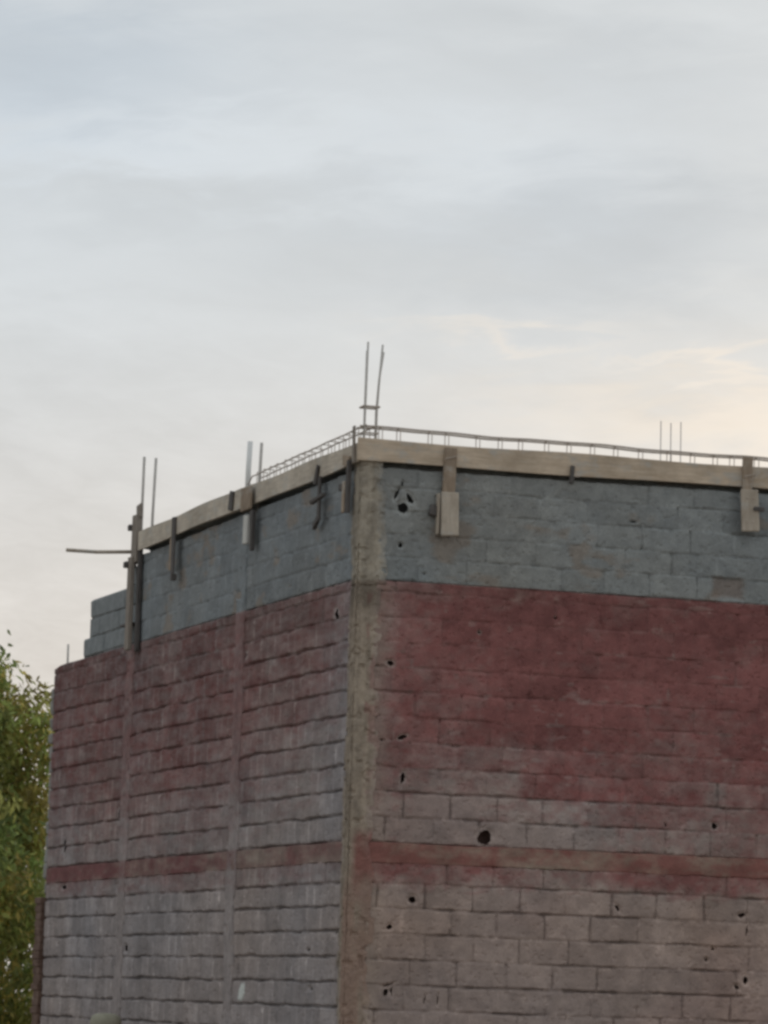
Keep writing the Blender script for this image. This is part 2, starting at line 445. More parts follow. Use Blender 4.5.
def redmask_l(U, Z):
    b = np.interp(U, [0, .63, 1.43, 2.9, 4.4, 6.9, 8, 10.3], [4.30, 3.9, 3.55, 3.25, 3.1, 3.0, 3.1, 3.2])
    n = fbm(U * .6, Z * 2.2, 41); n2 = fbm(U * 2, Z * 5, 43)
    m = .88 * sstep(-.75, 1.0, Z - b + .6 * (n - .5) + .4 * (n2 - .5)) * (.8 + .5 * (n2 - .3))
    m = m * (1 - .45 * sstep(.9, .15, U + .25 * (n2 - .5)))
    top = sstep(4.948, 4.932, Z + .02 * (fbm(U * 1.5, Z * 0, 46) - .5))
    bs = np.interp(U, [0, .5, 1.0, 1.6, 2.3, 3.2, 3.5, 4.5, 6.8, 7.5, 10], [.6, .65, .8, .85, .65, .75, .95, .9, .85, 1, 1])
    band = (.45 * sstep(2.46, 2.62, Z + .10 * (n2 - .5)) + .47 * sstep(2.66, 2.72, Z + .04 * (n2 - .5))) * sstep(2.87, 2.85, Z) * bs * np.clip(.85 + .7 * (n - .5) + .5 * (n2 - .5), 0, 1.1)
    dr_ = fbm(U * 5, Z * 17, 53, 5) - .5; d2 = fbm(U * 2, Z * 26, 54, 3) - .5
    m = np.clip(m + (.8 * dr_ + .3 * d2) * (m > .06), 0, 1)
    band = np.clip(band + (.9 * dr_ + .3 * d2) * (band > .1), 0, .95)
    return np.clip(np.maximum(m * top * .97, band), 0, 1) * (Z < 4.96)

# ---------------------------------------------------------------- the building
b = empty('block_building', (0, 0, 0))
tag(b, 'unfinished concrete block building with faded red painted walls and grey top courses', 'building')

XR = 6.4        # right wall runs on past the frame
# right (front) wall, in its three bands
field('block_wall', 'R', .17, 4.4, 1.2, 2.697, wall_fn('R', 1.2, 2.7), b, label='bare weathered block courses under the red beam, front side')
field('block_wall', 'R', .17, 4.4, 2.852, 4.938, wall_fn('R', 2.85, 4.94), b, label='red painted block courses of the front side')
field('block_wall', 'R', .17, 4.4, 4.942, 5.96, wall_fn('R', 4.94, 5.9), b, label='grey unpainted top block courses of the front side')
for z0, z1 in ((0, 1.196), ):
    field('block_wall', 'R', .17, 4.4, z0, z1, wall_fn('R', z0, z1), b, du=.02, dz=.012)
for z0, z1 in ((0, 2.697), (2.852, 4.938), (4.942, 5.96)):
    field('block_wall', 'R', 4.404, XR, z0, z1, wall_fn('R', z0, z1), b, du=.03, dz=.015)
# left side wall
field('block_wall', 'L', .152, 10.25, 1.2, 2.697, wall_fn('L', 1.2, 2.7), b, du=.02, dz=.008, label='grey block courses with raked joints under the red beam, left side')
def cut_end(U, Z, nu):
    # last block of the top course is broken off
    t = sstep(9.95, 10.24, U) * sstep(4.6, 4.93, Z)
    return U, Z - .03 * t
field('block_wall', 'L', .152, 10.25, 2.852, 4.938, wall_fn('L', 2.85, 4.94), b, du=.02, dz=.008, edge=cut_end, label='dull red painted block courses of the left side')
field('block_wall', 'L', .152, 7.02, 4.942, 5.95, wall_fn('L', 4.94, 5.9), b, du=.02, dz=.008, label='blue-grey unpainted top block courses of the left side')
field('block_wall', 'L', .152, 10.25, 0, 1.196, wall_fn('L', 0, 1.2), b, du=.04, dz=.015)

# ring beam between the storeys: cast concrete, painted over
def beam_fn(face):
    w = wall_fn(face, 2.6, 2.9)
    def fn(U, Z):
        _, C, _ = w(U, Z)
        n = fbm(U * 3, Z * 8, 61 if face == 'R' else 62); n2 = fbm(U * 16, Z * 16, 63, 3)
        D = .000 + .012 * (n - .5) + .007 * (n2 - .5)
        tone = (1 + .3 * (n - .5))[..., None]
        red = (redmask_r if face == 'R' else redmask_l)(U, Z)[..., None]
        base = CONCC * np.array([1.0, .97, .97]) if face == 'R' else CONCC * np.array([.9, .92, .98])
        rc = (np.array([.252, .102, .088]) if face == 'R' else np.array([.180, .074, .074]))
        sp = fbm(U * 5, Z * 9, 64, 3)
        C = (base * (1 - red) + rc * red) * tone * (1 + .5 * (sp - .5))[..., None]
        D = D + .03 * sstep(2.842, 2.847, Z + .004 * (n2 - .5)) * sstep(.35, .6, fbm(U * 2.5, Z * 0 + 2, 65))
        return D, C
    return fn
def beam_edge(sd):
    def e(U, Z, nu):
        k = sstep(2.74, 2.70, Z)
        return U, Z - k * .018 * fbm(U * 6, Z * 0, sd)
    return e
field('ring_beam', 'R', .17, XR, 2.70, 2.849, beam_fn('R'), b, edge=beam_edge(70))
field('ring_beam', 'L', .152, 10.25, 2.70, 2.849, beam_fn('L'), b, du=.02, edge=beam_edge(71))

# corner column (both faces as one mesh: profile u<0 on the left face, u>0 on the front face)
def column_mesh(name, parent, z0, z1, wl, wr, seed, tooth=.03, label=None):
    nz = int((z1 - z0) / .012) + 1; z = np.linspace(z0, z1, nz)
    s = np.concatenate([[-1.001], np.linspace(-1, 0, 16), np.linspace(0, 1, 20)[1:], [1.001]])
    S, Z = np.meshgrid(s, z, indexing='ij')
    course = np.floor((Z - 2.85) / .2).astype(int)
    tl = wl + tooth * (fbm(Z * 2.2, Z * 0 + 1, seed) - .5) * 2 + .016 * (hash2(course + 60, course * 0, seed) - .5) * 2
    tr = wr + tooth * (fbm(Z * 2.2, Z * 0 + 4, seed + 1) - .5) * 2 + .030 * (hash2(course + 60, course * 0 + 2, seed) - .5) * 2
    A = np.where(S < 0, -S * tl, S * tr)
    tl = tl + .02 * (fbm(Z * 13, Z * 0 + 2, seed + 11, 3) - .5); tr = tr + .045 * (fbm(Z * 13, Z * 0 + 6, seed + 12, 3) - .45)
    A = np.where(S < 0, -S * tl, S * tr)
    n = fbm(A * 6 + 3 * (S < 0), Z * 4, seed + 2); n2 = fbm(A * 24 + 7 * (S < 0), Z * 24, seed + 3, 3)
    round_ = .018 * np.exp(-A / .012) * (.5 + n)
    vd = sstep(.66, .74, fbm(A * 17 + 5, Z * 17, seed + 9, 2))
    rel = -.005 + .020 * (n - .5) + .014 * (n2 - .5) + round_ + .012 * vd
    endL, endR = S < -1.0005, S > 1.0005
    rel = np.where(endL | endR, .05, rel)
    X = np.where(S < 0, rel, np.maximum(A, rel)); Y = np.where(S < 0, np.maximum(A, rel), rel)
    P = np.stack([X, Y, Z], -1).reshape(-1, 3)
    idx = np.arange(len(P)).reshape(S.shape)
    F = np.stack([idx[:-1, :-1], idx[1:, :-1], idx[1:, 1:], idx[:-1, 1:]], -1).reshape(-1, 4)
    up_ = (Z > 4.93)
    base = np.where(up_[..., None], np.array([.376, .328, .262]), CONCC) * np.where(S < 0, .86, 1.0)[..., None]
    streak = fbm(A * 26, Z * 1.2, seed + 5)
    C = base * (1 + .75 * (streak - .5) + .6 * (n - .5) + .45 * (n2 - .5))[..., None]
    eg = np.where(S > 0, sstep(.60, 1.0, S + .5 * (n2 - .5)), sstep(.7, 1.0, -S + .5 * (n2 - .5)))[..., None]
    side = np.where((Z > 4.93)[..., None], np.where((S > 0)[..., None], GREY_R, GREY_L), np.where((S > 0)[..., None], BLOCK_R, BLOCK_L))
    C = C * (1 - .6 * eg) + side * .6 * eg
    rd = (np.clip(redmask_r(np.full_like(Z, .42), Z), 0, 1) * (S > .45) * sstep(.52, .66, fbm(A * 12, Z * 9, seed + 13)) * (Z > 2.9))[..., None]
    C = C * (1 - .5 * rd) + RED_R * .5 * rd
    # red paint run over the column round the beam, brown rust wash below it
    rr = np.clip(sstep(2.25, 2.6, Z) * sstep(2.98, 2.86, Z) * (S > 0) * (.60 + 1.3 * (fbm(A * 9, Z * 6, seed + 6) - .35)) * sstep(.0, .08, A), 0, .85)
    C = C * (1 - rr[..., None]) + np.array([.25, .098, .085]) * rr[..., None]
    rw = .85 * sstep(2.75, 2.3, Z) * sstep(.25, .6, fbm(A * 10, Z * 1.5, seed + 7)) * (S > -.5)
    C = C * (1 - rw[..., None]) + np.array([.305, .205, .160]) * rw[..., None]
    dk = .4 * sstep(4.60, 4.75, Z) * sstep(4.97, 4.90, Z) * sstep(.35, .5, n)
    C = C * (1 - dk)[..., None]
    me = bpy.data.meshes.new(name)
    me.from_pydata(P.tolist(), [], F.tolist())
    ca = me.color_attributes.new('Col', 'FLOAT_COLOR', 'POINT')
    ca.data.foreach_set('color', np.concatenate([np.clip(C.reshape(-1, 3), 0, 1), np.ones((len(P), 1))], 1).ravel().astype(np.float32))
    # solid core behind the rough skin
    bm = bmesh.new(); bm.from_mesh(me)
    add_box(bm, .052, .165, .052, .147, z0, z1, bev=0)
    bm.to_mesh(me); bm.free()
    o = link(name, me, MASON, parent, smooth=False)
    if label: o['label'] = label
    return o
cc = column_mesh('corner_column', b, 0, 5.93, .152, .200, 81, tooth=.045)

# tie columns cast between the bays of the left wall
def tie_column(yc, w, z0, z1, seed):
    def edge(U, Z, nu):
        course = np.floor((Z - 2.85) / .2).astype(int)
        l = yc - w / 2 - .09 * hash2(course + 60, course * 0 + 1, seed) - .02 * fbm(Z * 9, Z * 0, seed)
        r = yc + w / 2 + .09 * hash2(course + 60, course * 0 + 2, seed) + .02 * fbm(Z * 9, Z * 0 + 5, seed)
        t = np.linspace(0, 1, U.shape[0])[:, None]
        return l + (r - l) * t, Z
    def fn(U, Z):
        n = fbm(U * 6, Z * 3, seed + 1); n2 = fbm(U * 22, Z * 22, seed + 2, 3)
        D = -.002 + .016 * (n - .5) + .01 * (n2 - .5) + .02 * sstep(.66, .8, fbm(U * 5, Z * 5, seed + 4))
        red = redmask_l(U, Z)[..., None] * .88
        base = np.where((Z > 4.94)[..., None], GREY_L * 1.02, BLOCK_L * .98)
        C = (base * (1 - red) + RED_L * 1.12 * red) * (1 + .5 * (n - .5) + .4 * (n2 - .5))[..., None]
        return D, C
    return field('tie_column', 'L', yc - w / 2, yc + w / 2, z0, z1, fn, b, du=.012, dz=.012, depth=.05, edge=edge)
t1 = tie_column(3.32, .17, 0, 5.80, 301)
t2 = tie_column(7.12, .17, 0, 4.93, 331)

# stepped (racked-back) end of the top courses
bm = bmesh.new()
for k, yend in enumerate((9.08, 8.87, 8.80, 7.36)):
    y = 7.03; z0 = 4.942 + .189 * k; first = True
    while y < yend - .05:
        ln = .2 if (first and k % 2) else .4
        y1 = min(y + ln, yend) - .012
        jx = random.uniform(-.006, .006)
        add_box(bm, .004 + jx, .15 + jx, y, y1, z0 + .002, z0 + .179, bev=.012, jit=.007)
        y = y1 + .012; first = False
    add_box(bm, .016, .14, 7.03, yend - .02, z0 - .004, z0 + .187, bev=0)
SG = mat_plain('grey block', (.175, .188, .19), (.285, .298, .298), 7, bs=.6, bd=.008, seed=3)
from_bm('stepped_blocks', bm, SG, b)

# rear and far walls, floor slab: they close the building
bm = bmesh.new(); add_box(bm, .16, XR, 10.06, 10.21, 0, 4.90, .01); from_bm('block_wall', bm, SG, b)
bm = bmesh.new(); add_box(bm, XR - .15, XR - .002, .155, 10.05, 0, 5.88, .01); from_bm('block_wall', bm, SG, b)
bm = bmesh.new(); add_box(bm, .155, XR - .155, .155, 10.05, 2.70, 2.84, .01); from_bm('floor_slab', bm, CONC, b)
# toothed clay brick pier on the far left corner
bm = bmesh.new()
z = 0.0; k = 0
while z < 2.50:
    pj = -.038 + random.uniform(-.014, .012)
    add_box(bm, pj, .15, 10.262, 10.50 + random.uniform(0, .05), z, z + .068, .006, jit=.004)
    z += .08; k += 1
add_box(bm, -.033, .14, 10.268, 10.49, 0, 2.50, .006)
from_bm('brick_pier', bm, BRICK, b)
bm = bmesh.new()
for k in range(14):
    zc = 2.58 + k * .155
    add_box(bm, -.006 + random.uniform(-.015, .012), .10, 10.255, 10.33, zc, zc + random.uniform(.11, .17), .02, jit=.012)
from_bm('mortar_lumps', bm, CONC, b)

# starter bars ---------------------------------------------------------------
def bars(parent, specs, mat, rad=.0085):
    for pts in specs:
        bm = bmesh.new(); add_tube(bm, pts, rad, 7); from_bm('starter_bar', bm, mat, parent, True)
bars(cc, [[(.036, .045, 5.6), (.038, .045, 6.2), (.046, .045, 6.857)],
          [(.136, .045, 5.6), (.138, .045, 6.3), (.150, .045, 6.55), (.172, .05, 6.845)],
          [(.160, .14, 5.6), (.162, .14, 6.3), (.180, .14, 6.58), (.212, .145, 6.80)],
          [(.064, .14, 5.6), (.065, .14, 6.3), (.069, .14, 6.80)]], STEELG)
def stirrup(parent, cx, cy, cz, hx, hy, hz, plane, mat, name='stirrup', rad=.005):
    bm = bmesh.new()
    if plane == 'XY': pts = [(-hx, -hy, 0), (hx, -hy, 0), (hx, hy, 0), (-hx, hy, 0), (-hx, -hy, .001)]
    elif plane == 'YZ': pts = [(0, -hy, -hz), (0, hy, -hz), (0, hy, hz), (0, -hy, hz), (0.001, -hy, -hz)]
    else: pts = [(-hx, 0, -hz), (hx, 0, -hz), (hx, 0, hz), (-hx, 0, hz), (-hx, 0.001, -hz)]
    for p, q in zip(pts, pts[1:]):
        add_tube(bm, [(cx + p[0], cy + p[1], cz + p[2]), (cx + q[0], cy + q[1], cz + q[2])], rad, 6)
    return from_bm(name, bm, mat, parent, True)
stirrup(cc, .092, .093, 6.335, .066, .055, 0, 'XY', STEEL, 'tie', .008)
stirrup(cc, .090, .093, 6.12, .064, .055, 0, 'XY', STEEL, 'tie', .006)
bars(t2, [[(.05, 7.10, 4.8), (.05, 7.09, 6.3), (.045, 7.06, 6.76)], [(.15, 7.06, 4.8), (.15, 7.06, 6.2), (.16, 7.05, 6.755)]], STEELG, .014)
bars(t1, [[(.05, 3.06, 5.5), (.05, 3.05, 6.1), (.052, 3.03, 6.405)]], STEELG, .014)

# reinforcement cages of the next ring beam, standing proud of the shuttering
def sagz(t): return .005 * math.sin(t * 4.1) + .003 * math.sin(t * 9.7)
cg = empty('beam_cage', (0, 0, 5.9)); cg.parent = b
n = 40
for (yy, zz) in ((.045, 6.172), (.125, 6.166), (.045, 5.93), (.125, 5.93)):
    bm = bmesh.new()
    add_tube(bm, [(-.0 + XR * i / n, yy, zz - .012 * XR * i / n / 3.5 + (sagz(XR * i / n) if zz > 6 else 0)) for i in range(n + 1)], .008, 6)
    from_bm('reinforcing_bar', bm, STEEL, cg, True)
for i in range(30):
    x = .16 + .208 * i + random.uniform(-.035, .035)
    stirrup(cg, x, .085, 6.05 - .012 * x / 3.5 + sagz(x) * .5, 0, .047 , .124, 'YZ', STEEL, rad=.0038)
cg2 = empty('beam_cage', (0, .2, 5.9)); cg2.parent = b
for (xx, zz) in ((.045, 6.180), (.125, 6.172), (.045, 5.93), (.125, 5.93)):
    bm = bmesh.new()
    L2 = 3.25
    pts = [(xx, .02 + L2 * i / 18, zz - (.014 * L2 * i / 18 if zz > 6 else 0) + (sagz(i / 3.) * .5 if zz > 6 else 0)) for i in range(19)]
    pts += [(xx, 3.6, min(zz, 6.03) - .06), (xx, 6.6, 5.88)]
    add_tube(bm, pts, .0065, 6); from_bm('reinforcing_bar', bm, STEEL, cg2, True)
for i in range(15):
    y = .2 + .208 * i + random.uniform(-.035, .035)
    stirrup(cg2, .085, y, 6.05 - .014 * y * .5, .047, 0, .124, 'XZ', STEEL, rad=.0038)
# column bars at the far side of the roof and one at the far left corner
def at_plane_y(px, py, Y):
    d = fw * FPX + r2 * (px - 384) + u2 * (512 - py)
    t = (Y - CAM.y) / d.y
    return CAM + d * t
rc = empty('rear_column', (4.6, 10.13, 4.9)); rc.parent = b
bm = bmesh.new()
pA = at_plane_y(661, 421, 10.1); pC = at_plane_y(682, 422, 10.18)
add_box(bm, pA.x - .05, pC.x + .05, 10.05, 10.215, 4.85, 6.2, .008); from_bm('column_shaft', bm, CONC, rc)
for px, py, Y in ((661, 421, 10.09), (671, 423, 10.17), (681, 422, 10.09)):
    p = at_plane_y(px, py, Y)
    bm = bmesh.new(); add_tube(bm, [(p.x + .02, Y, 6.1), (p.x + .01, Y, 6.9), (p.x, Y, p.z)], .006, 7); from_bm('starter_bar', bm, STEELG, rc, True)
lc = empty('far_corner_bars', (.1, 10.1, 4.9)); lc.parent = b
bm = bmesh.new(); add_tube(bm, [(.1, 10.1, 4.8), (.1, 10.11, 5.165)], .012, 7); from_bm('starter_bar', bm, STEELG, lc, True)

# ---------------------------------------------------------------- shuttering boards
def board(name, face, pts, thick, mat, label, off=.012):
    """pts: (u, zbottom, ztop) stations along the wall"""
    bm = bmesh.new(); rings = []
    for (u, zb, zt) in pts:
        o0, o1 = -off - thick, -off
        q = [(o0, zb), (o1, zb), (o1, zt), (o0, zt)]
        rings.append([bm.verts.new((u, d, z) if face == 'R' else (d, u, z)) for d, z in q])
    for a, c in zip(rings, rings[1:]):
        for k in range(4): bm.faces.new((a[k], a[(k + 1) % 4], c[(k + 1) % 4], c[k]))
    bm.faces.new(rings[0]); bm.faces.new(rings[-1][::-1])
    bmesh.ops.bevel(bm, geom=[e for e in bm.edges if e.calc_face_angle(0) > .8], offset=.003, segments=1, affect='EDGES')
    return tag(from_bm(name, bm, mat), label, 'board', 'shuttering boards along the wall tops')
def wob(u0, u1, n, zb0, zb1, zt0, zt1, s):
    out = []
    for i in range(n + 1):
        t = i / n; u = u0 + (u1 - u0) * t
        out.append((u, zb0 + (zb1 - zb0) * t + .006 * math.sin(u * 2.3 + s) , zt0 + (zt1 - zt0) * t + .007 * math.sin(u * 3.1 + s * 2)))
    return out
board('formwork_board', 'R', wob(-.035, XR, 26, 5.880, 5.915, 6.060, 6.085, 1.), .026, WOOD_X, 'long brown shuttering board along the top of the right wall')
board('formwork_board', 'L', wob(-.008, 3.30, 12, 5.868, 5.842, 6.030, 6.022, 2.), .024, WOOD_Y, 'greyish tan shuttering board on the left wall, between the corner column and the pale pipe')
board('formwork_board', 'L', wob(3.22, 6.76, 12, 5.846, 5.812, 6.024, 5.985, 3.3), .022, WOOD_Y, 'greyish tan shuttering board on the left wall, ending at the far timber post', off=.040)

# ---------------------------------------------------------------- clamps on the boards
GR = 'timber clamps holding the shuttering boards'
def piece(name, parent, mat, *a, **k):
    k.setdefault('jit', .006); bm = bmesh.new(); add_box(bm, *a, **k); return from_bm(name, bm, mat, parent)
def clamp(label, loc):
    return tag(empty('formwork_clamp', loc), label, 'clamp', GR)
RY = lambda a: Matrix.Rotation(R(a), 3, 'Y')
RX = lambda a: Matrix.Rotation(R(a), 3, 'X')

c = clamp('brown timber clamp with a wide pale foot, near the corner column on the right wall', (.73, -.05, 5.3))
piece('upright', c, WOOD_B, .684, .786, -.078, -.041, 5.60, 6.035, bev=.005, rot=RY(.6))
piece('foot_board', c, WOOD_Z, .662, .806, -.106, -.079, 5.318, 5.672, bev=.006, rot=RY(-1.2))
piece('side_strip', c, WOOD_Z, .640, .660, -.075, -.02, 5.33, 5.66, bev=.004)
piece('wedge', c, WOOD_D, .585, .655, -.05, -.006, 5.47, 5.57, bev=.01, rot=RY(14))  # dark wood put in for the shade left of the foot board
c = clamp('brown timber clamp rising above the board at the far right, by the photo edge', (3.34, -.05, 5.5))
piece('upright', c, WOOD_B, 3.288, 3.372, -.078, -.041, 5.70, 6.145, bev=.005, rot=RY(.5))
piece('foot_board', c, WOOD_Z, 3.268, 3.424, -.106, -.079, 5.53, 5.872, bev=.006, rot=RY(-3))
piece('peg', c, WOOD_D, 3.37, 3.47, -.125, -.08, 5.70, 5.73, bev=.004)
for cl_, x0_, zz_ in ((bpy.data.objects['formwork_clamp'], .735, (5.40, 5.60)), (bpy.data.objects['formwork_clamp.001'], 3.345, (5.60, 5.80))):
    for zn in zz_:
        for dx_ in (-.03, .025):
            bm = bmesh.new()
            add_tube(bm, [(x0_ + dx_ + random.uniform(-.008, .008), -.095, zn), (x0_ + dx_, -.112, zn + .004)], .006, 6)
            from_bm('nail', bm, STEEL, cl_)
    bm = bmesh.new()
    zt_ = 5.93 if x0_ < 1 else 5.97
    add_tube(bm, [(x0_ - .05, -.036, zt_), (x0_ - .045, -.085, zt_ + .01), (x0_ + .045, -.088, zt_ + .035), (x0_ + .06, -.036, zt_ + .03)], .004, 6)
    from_bm('tie_wire', bm, STEEL, cl_)
c = clamp('small dark peg under the right board, midway between two brown clamps', (1.8, -.05, 5.8))
piece('peg', c, WOOD_D, 1.775, 1.805, -.07, -.041, 5.815, 5.965, bev=.004, rot=RY(5))
piece('strap', c, STEEL, 1.79, 1.85, -.06, -.042, 5.875, 5.895, bev=.003)

def lclamp(label, Y, parts):
    c = clamp(label, (-.05, Y, 5.4))
    for nm, mat, x0, x1, y0, y1, z0, z1, rx in parts:
        piece(nm, c, mat, x0, x1, y0, y1, z0, z1, bev=.004, rot=RX(rx) if rx else None)
    return c
lclamp('dark timber clamp on the left wall, right beside the corner column', .10, [
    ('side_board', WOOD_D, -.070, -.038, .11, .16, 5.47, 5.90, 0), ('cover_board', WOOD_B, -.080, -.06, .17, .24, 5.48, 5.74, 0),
    ('top_block', WOOD_B, -.060, -.038, .14, .30, 5.86, 5.95, 12), ('wedge', WOOD_D, -.05, -.004, .32, .42, 5.68, 5.74, 0), ('corner_shade_strip', WOOD_G, -.058, -.036, .02, .07, 5.86, 6.165, -4)])  # corner strip added as dark wood for the board end and shaded gap
lclamp('thin forked dark stick clamp on the left wall, second from the corner column', .95, [
    ('upright', WOOD_D, -.062, -.038, .90, .96, 5.50, 5.86, 0), ('slanted_stick', WOOD_D, -.060, -.038, 1.00, 1.06, 5.80, 5.97, 24),
    ('cross_peg', WOOD_D, -.075, -.036, .78, 1.12, 5.665, 5.69, -6), ('foot', WOOD_D, -.066, -.036, .93, 1.06, 5.455, 5.51, -25)])
lclamp('bleached white clamp board on the left wall, below the pale pipe', 2.95, [
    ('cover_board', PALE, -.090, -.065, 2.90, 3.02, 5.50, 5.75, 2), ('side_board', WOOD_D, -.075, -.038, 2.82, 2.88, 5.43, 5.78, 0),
    ('top_board', WOOD_B, -.085, -.063, 2.86, 3.16, 5.80, 6.00, 0), ('end_block', WOOD_D, -.080, -.063, 3.44, 3.56, 5.85, 6.02, 10)])
lclamp('slim grey stick clamp on the left wall, nearest the far timber post', 5.4, [
    ('upright', WOOD_D, -.078, -.062, 5.36, 5.46, 5.42, 5.99, 0), ('cover_board', WOOD_B, -.072, -.060, 5.47, 5.54, 5.50, 5.80, 0),
    ('foot', WOOD_D, -.09, -.04, 5.35, 5.44, 5.40, 5.46, 0)])

# timber post at the far end of the left boards, with its rod
p = tag(empty('timber_post', (-.06, 6.85, 4.85)), 'tall pieced timber post on the left wall with a rod sticking out', 'post')
piece('upper_board', p, WOOD_G, -.072, -.015, 6.80, 6.98, 5.70, 6.17, bev=.006)
piece('upper_tip', p, WOOD_G, -.055, -.018, 6.78, 6.92, 6.12, 6.27, bev=.012, rot=RX(-6))
piece('lower_board', p, WOOD_G, -.100, -.055, 6.86, 6.99, 4.86, 5.76, bev=.006)
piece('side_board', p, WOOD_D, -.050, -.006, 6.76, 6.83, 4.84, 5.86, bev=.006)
piece('cleat', p, WOOD_D, -.13, -.02, 6.95, 7.06, 5.66, 5.72, bev=.006)
piece('lower_cleat', p, WOOD_D, -.075, .0, 6.98, 7.30, 5.11, 5.14, bev=.004)
piece('nail_block', p, WOOD_D, -.10, -.02, 6.98, 7.06, 6.03, 6.08, bev=.006)
bm = bmesh.new()
add_tube(bm, [(-.70, 7.03, 5.800), (-.4, 7.03, 5.800), (-.02, 7.02, 5.825)], .018, 8); from_bm('rod', bm, WOOD_Z, p, True)

bm = bmesh.new()
add_tube(bm, [(.05, 3.42, 5.86), (.05, 3.41, 6.2), (.052, 3.39, 6.46)], .024, 12)
tag(from_bm('plastic_pipe', bm, PIPE, smooth=True), 'pale upright pipe rising behind the left wall top beside a rusty bar', 'pipe')

# pale round-topped post in front of the left wall, its head just in frame
pp = at_plane_y(106, 1013, 4.0)
bm = bmesh.new()
prof = [(.11, 0), (.108, .8), (.11, pp.z - .16), (.135, pp.z - .14), (.14, pp.z - .07), (.12, pp.z - .025), (.08, pp.z - .005), (.02, pp.z)]
add_tube(bm, [(pp.x, 4.0, zz) for _, zz in prof], [r_ for r_, _ in prof], 20)
tag(from_bm('round_topped_post', bm, POSTM, smooth=True), 'pale round-topped post, only its head showing at the bottom before the left wall', 'post')

# ---------------------------------------------------------------- tree
def leaf_mat():
    m, nt, bs = nodes('leaf')
    oi = N(nt, 'ShaderNodeVertexColor', layer_name='Col')
    nt.links.new(oi.outputs['Color'], bs.inputs['Base Color'])
    bs.inputs['Roughness'].default_value = .55
    bs.inputs['Specular IOR Level'].default_value = .3
    tr = N(nt, 'ShaderNodeBsdfTranslucent')
    g = N(nt, 'ShaderNodeHueSaturation'); g.inputs['Value'].default_value = 1.5
    nt.links.new(oi.outputs['Color'], g.inputs['Color']); nt.links.new(g.outputs['Color'], tr.inputs['Color'])
    mx = N(nt, 'ShaderNodeMixShader'); mx.inputs[0].default_value = .45
    nt.links.new(bs.outputs[0], mx.inputs[1]); nt.links.new(tr.outputs[0], mx.inputs[2])
    nt.links.new(mx.outputs[0], nt.nodes['Material Output'].inputs['Surface'])
    return m
LEAF = leaf_mat()

def tree(base, H, rad, zc, hz, nclump, label, seed):
    rnd = random.Random(seed)
    root = tag(empty('tree', base), label, 'tree')
    B = Vector(base)
    bm = bmesh.new()
    add_tube(bm, [B + Vector(v) for v in ((0, 0, 0), (.03, .02, .9), (-.05, .05, 2.0), (.02, 0, 3.2), (0, 0, H * .9))], [.16, .13, .11, .08, .02], 10)
    tips = []
    for k in range(46):
        a = rnd.uniform(0, 2 * math.pi); z0 = rnd.uniform(.8, H * .82)
        zt = min(z0 + rnd.uniform(.3, 1.3), H * .97)
        t = (zt - zc) / hz
        rr = rad * math.sqrt(max(.05, 1 - t * t)) * rnd.uniform(.6, .97)
        tip = B + Vector((math.cos(a) * rr, math.sin(a) * rr, zt))
        st = B + Vector((0, 0, z0)); mid = st.lerp(tip, .5) + Vector((0, 0, .12))
        add_tube(bm, [st, mid, tip], [.045, .025, .006], 6)
        tips += [(mid, .35), (tip, .3), (st.lerp(tip, .75), .35)]
    from_bm('trunk', bm, BARK, root, True)
    V = []; F = []; C = []
    cl = list(tips)
    while len(cl) < nclump:
        a = rnd.uniform(0, 2 * math.pi); t = rnd.uniform(-1, 1); q = rnd.random() ** .4
        rr = rad * math.sqrt(1 - t * t) * q
        lump = 1 + .22 * math.sin(3 * a + 5 * t + seed) + .12 * math.sin(7 * a - 4 * t)
        cl.append((B + Vector((math.cos(a) * rr * lump, math.sin(a) * rr * lump, zc + hz * t)), rnd.uniform(.16, .34)))
    for c, r in cl:
        tone = rnd.uniform(.55, 1.5); yel = rnd.uniform(.72, 1.02) if rnd.random() < .8 else 1.15
        for _ in range(int(70 * r / .25)):
            d = Vector((rnd.gauss(0, 1), rnd.gauss(0, 1), rnd.gauss(0, 1))) * r * .5
            p = c + d
            ln = rnd.uniform(.08, .165); w = ln * rnd.uniform(.26, .44)
            ax = Vector((rnd.gauss(0, .7), rnd.gauss(0, .7), -rnd.uniform(.2, 1.3))).normalized()
            sd = ax.orthogonal().normalized(); sd.rotate(Quaternion(ax, rnd.uniform(0, 6.28)))
            nr = ax.cross(sd)
            i = len(V)
            V += [p, p + ax * ln * .4 + sd * w * .5 + nr * w * .12, p + ax * ln - nr * w * .1, p + ax * ln * .4 - sd * w * .5 + nr * w * .12]
            F.append((i, i + 1, i + 2, i + 3))
            k = tone * rnd.uniform(.7, 1.3)
            C += [(.33 * k * yel, .315 * k, .10 * k, 1)] * 4
    me = bpy.data.meshes.new('crown'); me.from_pydata([tuple(v) for v in V], [], F)
    ca = me.color_attributes.new('Col', 'FLOAT_COLOR', 'POINT')
    ca.data.foreach_set('color', np.array(C, np.float32).ravel())
    link('crown', me, LEAF, root)
    return root
def ground_at(px, dist):
    a = YAW + math.atan((px - 384) / FPX)
    return (CAM.x + dist * math.sin(a), CAM.y + dist * math.cos(a), 0)
tree(ground_at(-75, 48.5), 5.85, 2.0, 2.75, 2.95, 1450, 'leafy olive-green tree beyond the far left end of the wall', 5)

